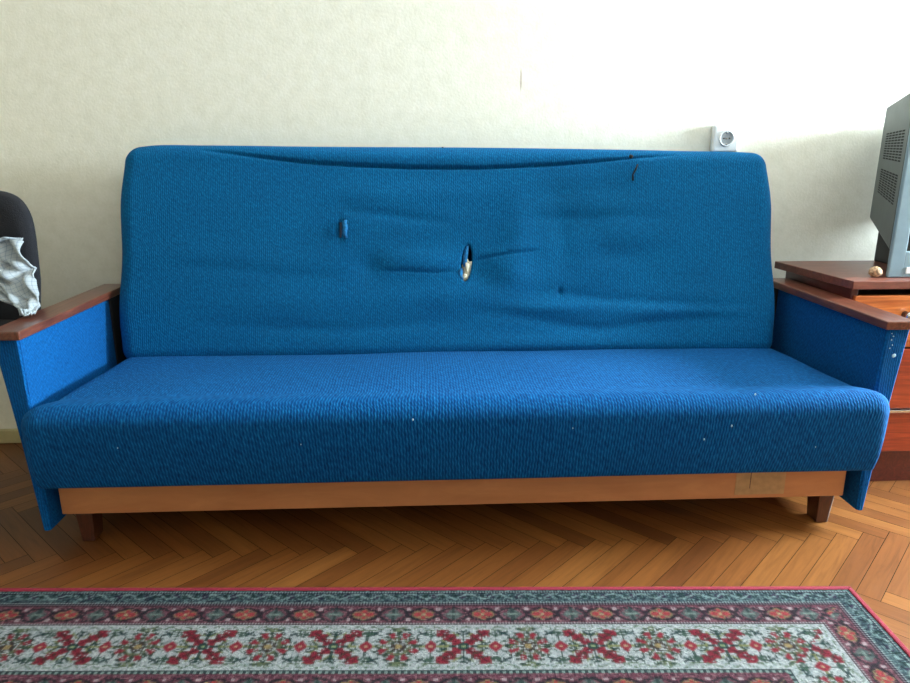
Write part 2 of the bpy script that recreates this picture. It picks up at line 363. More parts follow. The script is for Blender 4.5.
# --- backrest cushion, built upright and leaned back
TILT = R(15.5); BX, BY, BZ = .097, 1.955, .366       # bottom front edge
def back():
    hx, hy, hz = .972, .062, .315; nx, ny, nz = 460, 12, 200
    P, F = soft_grid(hx, hy, hz, nx, ny, nz)
    # tear: drop faces in the slit and pull the rim to it
    r = np.full(len(P), .045)
    Q = roundify(P, (hx, hy, hz), np.minimum(r, .058)); x, y, z = Q.T.copy()
    U = P[:, 0].copy() + np.where(np.abs(P[:, 0]) > hx - 1e-6, np.sign(P[:, 0]) * (P[:, 1] + hy), 0); V = P[:, 2] + P[:, 1]
    fr = (np.clip(-y / hy, 0, 1)) ** .5
    X = x; Z = z
    def g(dx, s): return np.exp(-(dx / s) ** 2)
    D = np.zeros(len(x))       # outward (towards the viewer)
    # long sagging crease below the top edge
    for (pts, depth, sh, sl) in CREASES:
        xs = [p[0] for p in pts]; zs = [p[1] for p in pts]
        zc = np.interp(X, xs, zs); t = np.clip((X - xs[0]) / (xs[-1] - xs[0]), 0, 1)
        env = np.sin(np.pi * t) ** .6 * ((X > xs[0]) & (X < xs[-1]))
        d = Z - zc
        D += env * depth * (-g(d, sh) + (.55 if sh < .0045 else .9) * g(d - sl, sl) + (.1 if sh < .0045 else .35) * g(d + 1.4 * sl, 1.3 * sl))
    for (cx, cz, sx, sz, a, rot) in DIMPLES:
        c, s = math.cos(rot), math.sin(rot); dx = (X - cx) * c + (Z - cz) * s; dz = -(X - cx) * s + (Z - cz) * c
        D += 1.6 * a * np.exp(-(dx / sx) ** 2 - (dz / sz) ** 2)
    D += .0035 * vnoise(X, Z, 21, k=9) + .002 * vnoise(X * .6, Z * 2.2, 22, k=22)
    D += .012 * np.cos(X / hx * 1.45) * np.cos(Z / hz * 1.3)
    y = y - D * fr
    # outline
    z = z + np.clip(Z / hz, 0, 1) ** 2 * (.003 + .011 * (-X / hx) + .004 * vnoise(X, X * 0, 31, k=8) + .006 - .0)
    z = z - np.clip(Z / hz, 0, 1) ** 3 * (.012 * np.exp(-((X + hx) / .07) ** 2) + .004 * np.exp(-((X - hx) / .08) ** 2))
    ed = np.clip((np.abs(X) - .80) / .16, 0, 1)
    x = x + ed * (.006 * np.sin(Z * 9 + 1) * np.sign(X) - np.where(X > 0, 1, 1) * np.sign(X) * .004 * np.cos(Z * 21)) \
          + ed * np.sign(X) * np.clip(.35 - Z / hz, 0, 1) ** 1.2 * .016
    # rip
    tx, tz, ta, tb = TEAR
    cen = np.array([np.mean(P[list(f)], axis=0) for f in F]); 
    ins = (cen[:, 1] < -hy + 1e-6) & (((cen[:, 0] - tx - .10 * (cen[:, 2] - tz)) / ta) ** 2 + ((cen[:, 2] - tz) / tb) ** 2 < 1)
    F2 = [f for f, i in zip(F, ins) if not i]
    rim = set(v for f, i in zip(F, ins) if i for v in f) & set(v for f in F2 for v in f)
    for v in rim:
        ex = P[v, 0] - tx - .10 * (P[v, 2] - tz); ez = P[v, 2] - tz
        k = 1 / math.sqrt((ex / ta) ** 2 + (ez / tb) ** 2 + 1e-9)
        x[v] = tx + .10 * (ez * k) + ex * k; z[v] = tz + ez * k + (z[v] - P[v, 2]); y[v] += .004
    c, s = math.cos(TILT), math.sin(TILT)
    yy = y + hy; zz = z + hz
    Pw = np.stack([x + BX - SX, yy * c + zz * s + BY - 1.9, zz * c - yy * s + BZ], 1)
    return soft_mesh('backrest_cushion', Pw, F2, U, V, M['back'], sofa)
def bloc(x, z, out=0):
    """point on the backrest front plane in sofa coordinates"""
    c, s = math.cos(TILT), math.sin(TILT); zz = z + .315; yy = -out
    return Vector((x + BX - SX, yy * c + zz * s + BY - 1.9, zz * c - yy * s + BZ))
#CREASES_BEGIN
# (polyline x,z), depth, half width of the groove, width of the roll above it
CREASES = [
    ([(-.74, .294), (-.606, .279), (-.447, .261), (-.317, .253), (-.12, .246), (.079, .245), (.318, .257), (.438, .269), (.559, .282), (.68, .292)], .018, .0044, .028),
    ([(.05, -.024), (.10, -.014), (.165, -.004), (.26, .006)], .0045, .005, .014),
    ([(-.22, -.050), (-.13, -.054), (-.06, -.058), (.02, -.052)], .004, .005, .014),
    ([(.02, -.165), (.20, -.190), (.32, -.215), (.43, -.229), (.56, -.212), (.70, -.200), (.90, -.205)], .0045, .016, .040),
    ([(.16, -.115), (.30, -.118), (.45, -.140), (.60, -.150), (.90, -.165)], .0032, .014, .035),
    ([(-.75, -.205), (-.50, -.215), (-.35, -.222), (-.20, -.215), (.02, -.200)], .0035, .018, .040),
    ([(.14, .098), (.30, .103), (.42, .105), (.66, .108)], .003, .014, .034),
    ([(-.32, .122), (-.20, .112), (-.12, .102), (.0, .090)], .004, .014, .034),
    ([(-.85, -.030), (-.65, -.042), (-.50, -.060), (-.30, -.062)], .0022, .016, .036),
]
# cx, cz, sx, sz, amount, rotation
DIMPLES = [
    (-.25, -.035, .05, .04, -.006, 0), (.06, -.03, .05, .05, -.006, 0), (.165, -.06, .06, .045, .009, 0), (.19, .06, .05, .10, .006, 0),
    (.32, .06, .035, .12, -.004, .1), (.40, .08, .07, .05, -.005, 0), (.47, .20, .07, .06, -.003, 0), (.50, .05, .09, .05, .005, 0),
    (-.10, -.02, .10, .03, .007, 0), (-.10, .17, .25, .03, .004, 0), (.45, -.05, .12, .04, .004, 0), (-.45, -.14, .25, .04, .004, 0),
    (.30, -.27, .3, .03, .006, 0), (.65, -.18, .15, .02, .004, 0), (0, -.13, .2, .04, .005, 0), (.30, -.165, .15, .02, .005, 0),
    (.313, -.117, .006, .012, -.006, 0), (-.335, .070, .010, .03, -.006, 0),
]
TEAR = (.036, -.030, .0160, .054)
#CREASES_END
bc = back()


# what shows through the rip and what hangs at it
def lump(name, mat, c, r, parent, seed=1, sub=4, amp=.18, k=3.0, label=None):
    bm = bmesh.new(); bmesh.ops.create_icosphere(bm, subdivisions=sub, radius=1)
    rs = np.random.RandomState(seed); dirs = rs.normal(size=(8, 3)); ph = rs.uniform(0, 6, 8)
    for v in bm.verts:
        n = v.co.copy(); f = 1 + amp * sum(math.sin(k * (n.x * d[0] + n.y * d[1] + n.z * d[2]) + p) for d, p in zip(dirs, ph)) / 3
        v.co = Vector((n.x * r[0] * f, n.y * r[1] * f, n.z * r[2] * f)) + Vector(c)
    o = bobj(name, bm, mat, parent, True)
    if label: o['label'] = label
    return o
def strip(name, pts, wid, mat, parent, th=.0022, label=None, seed=0):
    """ragged ribbon following pts [(x,z,out)] on the backrest front"""
    rs = np.random.RandomState(seed); bm = bmesh.new(); rows = []
    for i, (x, z, o_) in enumerate(pts):
        wv = wid[i] if isinstance(wid, (list, tuple)) else wid
        j = rs.uniform(-.15, .15) * wv
        rows.append([bm.verts.new(bloc(x - wv + j, z, o_)), bm.verts.new(bloc(x - .2 * wv, z + rs.uniform(-.001, .001), o_ + .003)), bm.verts.new(bloc(x + wv + rs.uniform(-.2, .2) * wv, z, o_ + .0005))])
    for a, b in zip(rows, rows[1:]):
        for i in range(2): bm.faces.new((a[i], a[i + 1], b[i + 1], b[i]))
    o = bobj(name, bm, mat, parent, True)
    md = o.modifiers.new('thick', 'SOLIDIFY'); md.thickness = th; md.offset = 0
    if label: o['label'] = label
    return o
p = bloc(.038, -.048, -.012); lump('foam_stuffing', M['foam'], p, (.0125, .012, .036), bc, 5, 4, .22, 4.5, 'cream foam showing through the tear')
p = bloc(.030, -.070, .000); lump('foam_crumb', M['foam'], p, (.0075, .004, .011), bc, 9, 3, .3, 4, 'frayed pale stuffing at the foot of the tear')
strip('torn_flap', [(.040, .022, .004), (.037, .008, .005), (.034, -.008, .004), (.031, -.026, .003), (.030, -.040, .001)], [.0025, .0055, .0065, .006, .002], M['flap'], bc, label='bright blue ragged flap of the torn cover', seed=2)
strip('torn_flap', [(.020, -.046, .006), (.017, -.056, .008), (.018, -.068, .007), (.024, -.078, .006)], [.004, .007, .006, .003], M['flap'], bc, label='frayed blue flap at the left of the tear', seed=3)
strip('frayed_patch', [(-.317, .098, .014), (-.319, .088, .017), (-.317, .074, .018), (-.319, .060, .017), (-.316, .045, .013)], [.004, .0075, .008, .0065, .005], M['flap'], bc, label='small frayed rip in the left of the backrest', seed=4)
bm = bmesh.new(); 
for a, b, rr in (((-.332, .092), (-.333, .048), .0035),):
    cyl(bm, bloc(a[0], a[1], .008), bloc(b[0], b[1], .008), rr, rr * .8, 10)
bobj('rip_edge', bm, mat_simple('dark_navy_thread', (2, 20, 40), .95), bc)['label'] = 'dark threads along the small rip'  # evenly dark navy rod beside the rip
for nm, (x, z, o_, r_) in {'small_hole_lump': (.532, .284, .012, .0065), 'thread_knot': (-.029, .318, -.022, .005)}.items():  # first lump is a black stand-in for a small hole in the cover
    lump(nm, M['black'], bloc(x, z, o_), (r_, r_ * .7, r_ * .8), bc, 3, 2, .2, label='small black spot at the top of the backrest')
strip('loose_thread', [(.552, .262, .010), (.545, .245, .012), (.537, .230, .010), (.536, .212, .012)], [.001, .0015, .001, .0022], M['black'], bc, label='dark snagged thread under the top edge', seed=6)

# --- wooden bed box, legs, black panel in place of the gap's shade
bm = bmesh.new(); bx(bm, -.905 - SX, 1.102 - SX, 1.598 - 1.9, 2.08 - 1.9, .083, .188, .003)
box = bobj('base_box', bm, M['boxwood'], sofa)
bm = bmesh.new(); bx(bm, .808 - SX, .940 - SX, 1.5972 - 1.9, 1.5990 - 1.9, .094, .188, .0005); pt = bobj('paper_patch', bm, M['tape'], box); pt['label'] = 'pale rectangular paper patch glued on the right of the box'
bm = bmesh.new(); bx(bm, .846 - SX, .8475 - SX, 1.5965 - 1.9, 1.5975 - 1.9, .112, .160); bobj('pencil_mark', bm, M['legwood'], box)
def leg(cx, cy, front=True):
    bm = bmesh.new(); a, b = (.021, .030), (.016, .024); z0, z1 = 0, .0835
    hexa(bm, [(cx - b[0], cy - b[1], z0), (cx + b[0], cy - b[1], z0), (cx + b[0], cy + b[1], z0), (cx - b[0], cy + b[1], z0),
              (cx - a[0], cy - a[1], z1), (cx + a[0], cy - a[1], z1), (cx + a[0], cy + a[1], z1), (cx - a[0], cy + a[1], z1)], .003)
    return bobj('leg', bm, M['legwood'], sofa)
for cx in (-.855 - SX, 1.062 - SX):
    leg(cx, 1.632 - 1.9); leg(cx, 2.04 - 1.9)
bm = bmesh.new(); bx(bm, -.90 - SX, 1.09 - SX, 2.085 - 1.9, 2.115 - 1.9, .10, .50, .003); bobj('gap_shade_panel', bm, M['black'], sofa)  # black panel added to darken the gap behind the backrest

# --- armrests: upholstered side slab thinning towards the floor, wooden board on top
def armrest(side):
    xi = (-.918 if side < 0 else 1.121) - SX; s = side
    yf, yr = 1.562 - 1.9, (2.032 if side < 0 else 2.085) - 1.9
    zt, zb = .545, .060; tt, tb = .060, .018
    bm = bmesh.new(); N = 14
    rings = []
    for i in range(N + 1):
        t = i / N; z = zb + (zt - zb) * t; th = tb + (tt - tb) * t
        xo = xi + s * th; lo, hi = min(xi, xo), max(xi, xo); c = .005
        yfr = yf - .0 + .004 * math.sin(t * 3)
        ring = [(lo + c, yfr), (hi - c, yfr), (hi, yfr + c), (hi, yr), (lo, yr), (lo, yfr + c)]
        rings.append([bm.verts.new((a, b, z + (.012 * (1 - t) * (1 if False else 0)))) for a, b in ring])
    for a, b in zip(rings, rings[1:]):
        for j in range(6): bm.faces.new((a[j], a[(j + 1) % 6], b[(j + 1) % 6], b[j]))
    bm.faces.new(rings[0]); bm.faces.new(list(reversed(rings[-1])))
    bmesh.ops.recalc_face_normals(bm, faces=bm.faces)
    o = bobj('armrest', bm, M['arm'], sofa); box_uv(o.data)
    bm = bmesh.new(); x_in, x_out = xi - s * .010, xi + s * .066
    bx(bm, min(x_in, x_out), max(x_in, x_out), 1.552 - 1.9, 2.16 - 1.9, .5452, .566, .003)
    b = bobj('arm_board', bm, M['board'], o); b['label'] = 'lacquered reddish wooden top'
    bm = bmesh.new(); bx(bm, min(xi - s*.004, xi + s * .055), max(xi - s*.004, xi + s * .055), yr + .002, 2.15 - 1.9, .12, .5445, .002)
    f = bobj('gap_shade_filler', bm, M['black'], o)  # black filler added for the shade between armrest and backrest
    return o
aL = armrest(-1); aR = armrest(1)
# pale lint and a chipped spot on the cloth
def specks(name, pts, parent, label):
    bm = bmesh.new()
    for (x, y, z, r) in pts: bmesh.ops.create_icosphere(bm, subdivisions=1, radius=r, matrix=Matrix.Translation((x - SX, y - 1.9, z)) @ Matrix.Diagonal((1, .7, random.uniform(.8, 1.8), 1)))
    o = bobj(name, bm, M['lint'], parent); o['label'] = label; return o
specks('chipped_spot', [(1.146, 1.561, .478, .0035), (1.149, 1.561, .479, .0035)], aR, 'white worn spot on the front of the right armrest')
specks('lint', [(1.134, 1.562, .534, .0016), (1.139, 1.562, .527, .0018), (1.136, 1.562, .518, .0016), (1.140, 1.562, .505, .0014), (1.135, 1.562, .497, .0016)], aR, 'pale frayed threads on the armrest edge')
#LINT

# ------------------------------------------------------------ rug
def rug():
    K = .0031; W_, D_ = 2.46, 1.40; nx, ny = int(W_ / K), int(D_ / K)
    s_ = (np.arange(nx) + .5) * K; d_ = (np.arange(ny) + .5) * K
    Sx, Dy = np.meshgrid(s_, d_, indexing='ij')       # Sx from the right edge leftwards, Dy from the far edge
    dist = np.stack([Dy, Sx, W_ - Sx, D_ - Dy]); e = dist.argmin(0); d = dist.min(0)
    # running coordinate along the border: motif centres counted from the middle of each side
    s = s0 = np.where((e == 0) | (e == 3), Sx - .873, Dy - .70)
    col = np.zeros((nx, ny, 3)); rnd = RS.rand(nx, ny)
    ix, iy = np.indices((nx, ny)); par = (ix + iy) % 2; run = np.where((e == 0) | (e == 3), ix, iy)
    def lin(c): return np.array(s2l(c)[:3])
    def paint(m, c, p=1.0):
        m = m & (RS.rand(nx, ny) < p); col[m] = lin(c)
    navy, teal, grn, olive = (24, 34, 58), (62, 92, 100), (34, 66, 62), (128, 128, 84)
    red, rose, ivory, lred = (150, 30, 48), (128, 58, 76), (194, 198, 202), (206, 66, 62)
    # centre field
    col[:] = lin((120, 34, 50)); paint(rnd < .25, (90, 30, 48))
    fx = ((Sx + .06) % .12) - .06; fy = ((Dy + .06) % .12) - .06
    paint(np.abs(fx) + np.abs(fy) < .022, olive); paint(np.hypot(fx, fy) < .012, navy)
    def band(a, b): return (d >= a) & (d < b)
    def speckled(a, b):
        m = band(a, b)
        paint(m, (70, 98, 106)); paint(m, (126, 156, 158), .34); paint(m, navy, .30)
        u = ((s + .0315) % .063) - .0315; v = d - (a + b) / 2
        paint(m & (np.hypot(u, v) < .008), (58, 40, 76), .8)
        paint(m & (np.abs(np.abs(u) - .018) < .006) & (np.abs(v) < .009), grn, .5)
        paint(m & (np.abs(v - .008 * np.sin(s / .063 * math.tau)) < .003), (150, 176, 176), .6)
    def dots(a, dark=navy, light=(200, 214, 214)):
        m = band(a, a + .0062); paint(m, dark); paint(m & (run % 2 == 0) & (d < a + .0034), light)
    def pink(a, b):
        m = band(a, b); h = (b - a) / 2; v = d - (a + b) / 2; k = h / .0335
        paint(m, (126, 66, 84)); paint(m, (160, 108, 118), .25); paint(m, (78, 42, 60), .22)
        s = s0 + .043; u = ((s + .063) % .126) - .063
        # dark leaf scrolls around each flower
        rr = np.hypot(u / 1.5, v)
        paint(m & (np.abs(rr - .019 * k) < .0032) & (np.abs(v) > .004), (46, 44, 50), .85)
        # red four petal flower with yellow outline
        fl = ((np.hypot(np.abs(u) - .012 * k, v) < .0115 * k) | (np.hypot(u * 1.1, np.abs(v) - .010 * k) < .0085 * k))
        fl2 = ((np.hypot((np.abs(u) - .012 * k) / 1.25, v) < .0072 * k) | (np.hypot(u * 1.1, np.abs(v) - .010 * k) < .0055 * k))
        paint(m & fl, (150, 132, 92), .8); paint(m & fl2, (186, 58, 66)); paint(m & (np.hypot(u, v) < .0036), (190, 170, 130))
        w_ = (s % .126) - .063
        g = (np.abs(w_) + np.abs(v) * 1.0 < .022 * k); paint(m & g, (96, 112, 110), .9)
        paint(m & (np.abs(np.hypot(w_ / 1.4, v) - .021 * k) < .003), (48, 50, 56), .8)
        paint(m & (np.abs(w_) < .0035) & (np.abs(v) < .018 * k), (60, 78, 78)); paint(m & (np.abs(v) < .003) & (np.abs(w_) < .012), (130, 150, 142))
        paint(m & (np.abs(np.abs(u) - .0315) < .004) & (np.abs(np.abs(v) - .017 * k) < .004), (196, 170, 176), .9)
        paint(m & (np.abs(np.abs(u) - .0315) < .006) & (np.abs(np.abs(v) - .006 * k) < .004), (60, 44, 56), .8)
    def ivoryband(a, b):
        m = band(a, b); v = d - (a + b) / 2
        paint(m, ivory); paint(m, (164, 178, 180), .25); paint(m, (212, 220, 218), .2)
        P_ = .258; u = ((s + P_ / 2) % P_) - P_ / 2; q = ((s) % P_) - P_ / 2
        # faint vine along both sides
        paint(m & (np.abs(np.abs(v) - .055 + .004 * np.sin(s / .032 * math.tau)) < .0022), (108, 130, 106), .6)
        # star of serrated red leaves on the diagonals
        au, av = np.abs(u), np.abs(v); r1 = (au + av * 1.08) / 1.45; r2 = (au - av * 1.08) / 1.45
        for c0, ln, wd in ((.018, .017, .012), (.038, .018, .017), (.058, .017, .018)):
            mm = (np.abs(r1 - c0) / ln + np.abs(r2) / wd) < 1
            paint(m & mm, (150, 32, 54), .96)
        paint(m & (np.abs(r2) < .0018) & (r1 > .008) & (r1 < .062), (96, 26, 44), .8)
        for c0 in (.030, .048): paint(m & (np.abs(r1 - c0 - .4 * np.abs(r2)) < .003) & (np.abs(r2) < .016), (88, 60, 54), .7)
        paint(m & (np.abs(np.abs(r2) - .017) < .0022) & (r1 > .022) & (r1 < .046), (140, 148, 96), .7)
        paint(m & (np.hypot(u, v) < .011), (40, 76, 72)); paint(m & (np.hypot(u, v) < .0045), (150, 170, 120))
        # green sprigs up, down, left, right
        for (pa, pb) in ((av, au), (au, av)):
            st = (pb < .0022) & (pa > .014) & (pa < .044); paint(m & st, (40, 72, 66))
            paint(m & (np.abs(pa - .030 - pb * .9) < .0035) & (pb < .013), (38, 70, 66), .9)
            paint(m & (np.abs(pa - .042 - pb * .5) < .003) & (pb < .008), (46, 80, 74), .9)
        # small red bud halfway with a green upright
        hm = ((s + P_ / 4) % (P_ / 2)) - P_ / 4
        h2 = ((s - P_ / 4 + P_ / 4) % (P_ / 2)) - P_ / 4
        w_ = ((s + 0) % (P_ / 2)) - P_ / 4
        paint(m & (np.abs(w_) < .0018) & (av < .050), (52, 82, 74), .8)
        paint(m & (np.abs(av - .036) < .009 - np.abs(w_) * .4) & (np.abs(w_) < .012), (70, 98, 84), .75)
        paint(m & (np.abs(av - .048) < .0025) & (np.abs(w_) < .018), (112, 132, 104), .8)
        paint(m & ((np.abs(w_) / .016 + av / .018) < 1), (164, 40, 60)); paint(m & (np.abs(w_) < .0035) & (av < .0035), (196, 150, 120))
        for sg in (-1, 1):
            paint(m & (np.abs(av - .012 - .004 * np.sin(w_ * 260)) < .002) & (w_ * sg > .010) & (w_ * sg < .030), (44, 76, 62), .8)
            paint(m & (av < .0028) & (w_ * sg > .012) & (w_ * sg < .034), (150, 152, 92), .9)
        # rosette motif: ring of red buds round a green heart
        aq = np.abs(q); th = np.arctan2(v, q + 1e-9); rr = np.hypot(q, v)
        paint(m & (rr < .040) & (np.cos(th * 8) > .2) & (rr > .012), (64, 84, 66), .8)
        paint(m & (np.abs(rr - .031) < .011) & (np.cos(th * 8 + math.pi) > .1), (158, 36, 56), .95)
        paint(m & (np.abs(rr - .022) < .004), (112, 118, 84), .6)
        paint(m & (rr < .016), (74, 60, 54), .8); paint(m & (rr < .007), (178, 150, 96))
        paint(m & (np.abs(rr - .044) < .003) & (np.cos(th * 12) > 0), (44, 70, 58), .8)
        paint(m & (np.abs(av - .050) < .006) & (aq < .016), (118, 130, 92), .7)
        paint(m & (np.abs(av - .050) < .003) & (aq < .022) & (aq > .008), (54, 84, 70), .8)
        # dark sprig pairs between rosette and bud
        paint(m & (np.abs(av - .038 - (aq - .046) * .6) < .0032) & (np.abs(aq - .046) < .012), (40, 72, 72), .9)
        paint(m & (np.abs(av - .038 + (aq - .046) * .9) < .0030) & (np.abs(aq - .046) < .008), (40, 72, 72), .9)
    speckled(.0, .057); dots(.012); dots(.050)
    pink(.057, .124); dots(.118, (70, 40, 54), (210, 200, 206)); dots(.057, (60, 36, 50), (170, 150, 160))
    ivoryband(.124, .254); m = band(.253, .265); paint(m, (24, 56, 60)); paint(m & ((run // 2) % 2 == 0) & band(.256, .262), (150, 176, 170))
    pink(.265, .324); speckled(.324, .366); dots(.360)
    gm = col.mean(-1, keepdims=True); col = (gm + (col - gm) * .88) * .37
    bl = col.copy(); bl[1:-1, 1:-1] = (col[1:-1, 1:-1] * 5 + col[2:, 1:-1] + col[:-2, 1:-1] + col[1:-1, 2:] + col[1:-1, :-2]) / 9; col = bl
    col *= (.78 + .44 * RS.rand(nx, ny))[..., None]
    # mesh: origin at the far right corner, x to the left edge negative
    xs = -np.arange(nx + 1) * K; ys = -np.arange(ny + 1) * K
    gx, gy = np.meshgrid(xs, ys, indexing='ij'); gz = np.full(gx.shape, .010) + .0004 * np.sin(gx * 7 + gy * 5)
    V = np.stack([gx, gy, gz], -1).reshape(-1, 3)
    i, j = np.meshgrid(np.arange(nx), np.arange(ny), indexing='ij'); a = (i * (ny + 1) + j).ravel()
    F = np.stack([a, a + 1, a + ny + 2, a + ny + 1], 1)
    me = bpy.data.meshes.new('pile'); me.vertices.add(len(V)); me.vertices.foreach_set('co', V.ravel())
    me.loops.add(F.size); me.loops.foreach_set('vertex_index', F.ravel().astype(np.int32))
    me.polygons.add(len(F)); me.polygons.foreach_set('loop_start', (np.arange(len(F)) * 4).astype(np.int32))
    try: me.polygons.foreach_set('loop_total', np.full(len(F), 4, np.int32))
    except Exception: pass
    me.update(calc_edges=True); me.validate()
    at = me.attributes.new('knot', 'FLOAT_COLOR', 'FACE')
    at.data.foreach_set('color', np.concatenate([col.reshape(-1, 3), np.ones((nx * ny, 1))], 1).ravel())
    root = tag(empty('rug', (.954, 1.311, 0), R(-2.6)), 'patterned rug with red edge, rose and ivory flower borders, before the sofa', 'rug')
    link('pile', me, M['rug'], root)
    W2, D2 = nx * K, ny * K
    bm = bmesh.new(); bx(bm, -W2, 0, -D2, 0, .0005, .0085); bobj('backing', bm, M['black'], root)
    bm = bmesh.new(); t = .012
    bx(bm, -W2 - .002, .004, -.008, .004, .0005, .0125, .0035); bx(bm, -W2 - .002, .004, -D2 - .004, -D2 + .008, .0005, .0125, .0035)
    bx(bm, -.008, .004, -D2 - .002, .002, .0005, .0125, .0035); bx(bm, -W2 - .004, -W2 + .008, -D2 - .002, .002, .0005, .0125, .0035)
    bobj('binding', bm, M['binding'], root)['label'] = 'raspberry red edge binding'
rug()

# ------------------------------------------------------------ wall socket
def socket():
    cx, cz, h = .975, 1.002, .042
    r = tag(empty('wall_socket', (cx, Y1, cz)), 'white square power socket on the wall above the sofa back', 'socket')
    bm = bmesh.new(); bx(bm, -h, h, -.026, 0, -h, h, .007, seg=3)
    body = bobj('cover_plate', bm, M['white'], r)
    # ring with a sunken round well
    bm = bmesh.new(); n = 40
    prof = [(.0245, -.026), (.0245, -.030), (.0225, -.031), (.0205, -.030), (.0195, -.0265)]
    rows = [[bm.verts.new((rr * math.cos(a * math.tau / n), y, rr * math.sin(a * math.tau / n))) for a in range(n)] for rr, y in prof]
    for a, b in zip(rows, rows[1:]):
        for k in range(n): bm.faces.new((a[k], a[(k + 1) % n], b[(k + 1) % n], b[k]))
    bobj('rim', bm, M['white'], r, True)
    bm = bmesh.new(); cyl(bm, (0, -.0262, 0), (0, -.0270, 0), .0198, .0198, 40)
    bobj('well', bm, mat_simple('grey_socket_well', (150, 156, 160), .5, noise=.03), r)['label'] = 'grey round socket well'
    for sx in (-1, 1):
        bm = bmesh.new(); cyl(bm, (sx * .0095, -.0269, 0), (sx * .0095, -.0276, 0), .0026, .0026, 14); bobj('pin_hole', bm, M['black'], r)
    bm = bmesh.new(); cyl(bm, (0, -.0269, 0), (0, -.0285, 0), .0030, .0026, 14); bobj('centre_screw', bm, M['chrome'], r)
    for sz in (-1, 1):
        bm = bmesh.new(); bx(bm, -.003, .003, -.031, -.0265, sz * .0175 - .0025, sz * .0175 + .0025, .0008); bobj('earth_clip', bm, M['chrome'], r)
socket()

# ------------------------------------------------------------ cabinet on the right
def cabinet():
    cx0, cx1, yf, yr = 1.200, 1.86, 1.825, 2.19; ox, oy = 1.53, 2.03
    r = tag(empty('cabinet', (ox, oy, 0)), 'reddish brown wooden drawer cabinet right of the sofa, under the television', 'cabinet')
    def part(name, b, m, par=r, bev=.002):
        bm = bmesh.new(); bx(bm, b[0] - ox, b[1] - ox, b[2] - oy, b[3] - oy, b[4], b[5], bev); return bobj(name, bm, m, par)
    bm = bmesh.new()      # top slab, its left edge running slightly outwards to the wall
    P = [(1.188, 1.820), (1.88, 1.820), (1.88, 2.20), (1.158, 2.20)]
    hexa(bm, [(x - ox, y - oy, .592) for x, y in P] + [(x - ox, y - oy, .615) for x, y in P], .002)
    bobj('top', bm, M['topwood'], r)
    part('side_panel', (cx0 - .006, cx0 + .014, yf + .008, yr, .0, .5915), M['darkwood'])
    part('side_panel', (cx1 - .014, cx1 + .006, yf + .008, yr, .0, .5915), M['darkwood'])
    part('back_panel', (cx0 + .015, cx1 - .015, yr - .012, yr, .02, .59), M['darkwood'])
    part('plinth', (cx0 + .015, cx1 - .015, yf + .012, yf + .03, 0, .098), M['darkwood'])
    part('bottom_panel', (cx0 + .015, cx1 - .015, yf + .02, yr - .013, .099, .112), M['darkwood'])
    zs = [(.424, .573, 'drawer'), (.238, .418, 'redveneer'), (.103, .224, 'redveneer')]
    for k, (a, b, m) in enumerate(zs):
        d = part('drawer', (cx0 + .002, cx1 - .002, yf - .002, yf + .018, a, b), M[m])
        if k == 0: d['label'] = 'orange veneered top drawer'
        t_ = part('drawer_box', (cx0 + .03, cx1 - .03, yf + .019, yr - .03, a + .01, b - .03), M['darkwood'], d)
        if k == 0:
            for (kx, rr, ln) in ((1.285, .0085, .030), (1.352, .014, .022)):
                bm = bmesh.new(); cyl(bm, (kx - ox, yf - .002 - oy, .519), (kx - ox, yf - ln - oy, .519), rr * .75, rr * .7, 20)
                st = bobj('knob', bm, M['legwood'], d, True); st['label'] = 'dark knob with a bright metal cap'
                bm = bmesh.new(); cyl(bm, (kx - ox, yf - ln - oy, .519), (kx - ox, yf - ln - .006 - oy, .519), rr, rr * .85, 24)
                bobj('knob_cap', bm, M['chrome'], d, True)
    part('trim_strip', (cx0 + .002, cx1 - .002, yf - .006, yf + .010, .226, .2345), M['chrome'])['label'] = 'thin bright metal strip between the drawers'
cabinet()
# walnut resting on the cabinet
w_ = lump('walnut', M['walnut'], (0, 0, 0), (.0175, .0165, .0155), None, 11, 4, .05, 6)
w_.location = (1.289, 1.885, .6305)
tag(w_, 'light brown walnut lying on the cabinet beside the television', 'walnut')

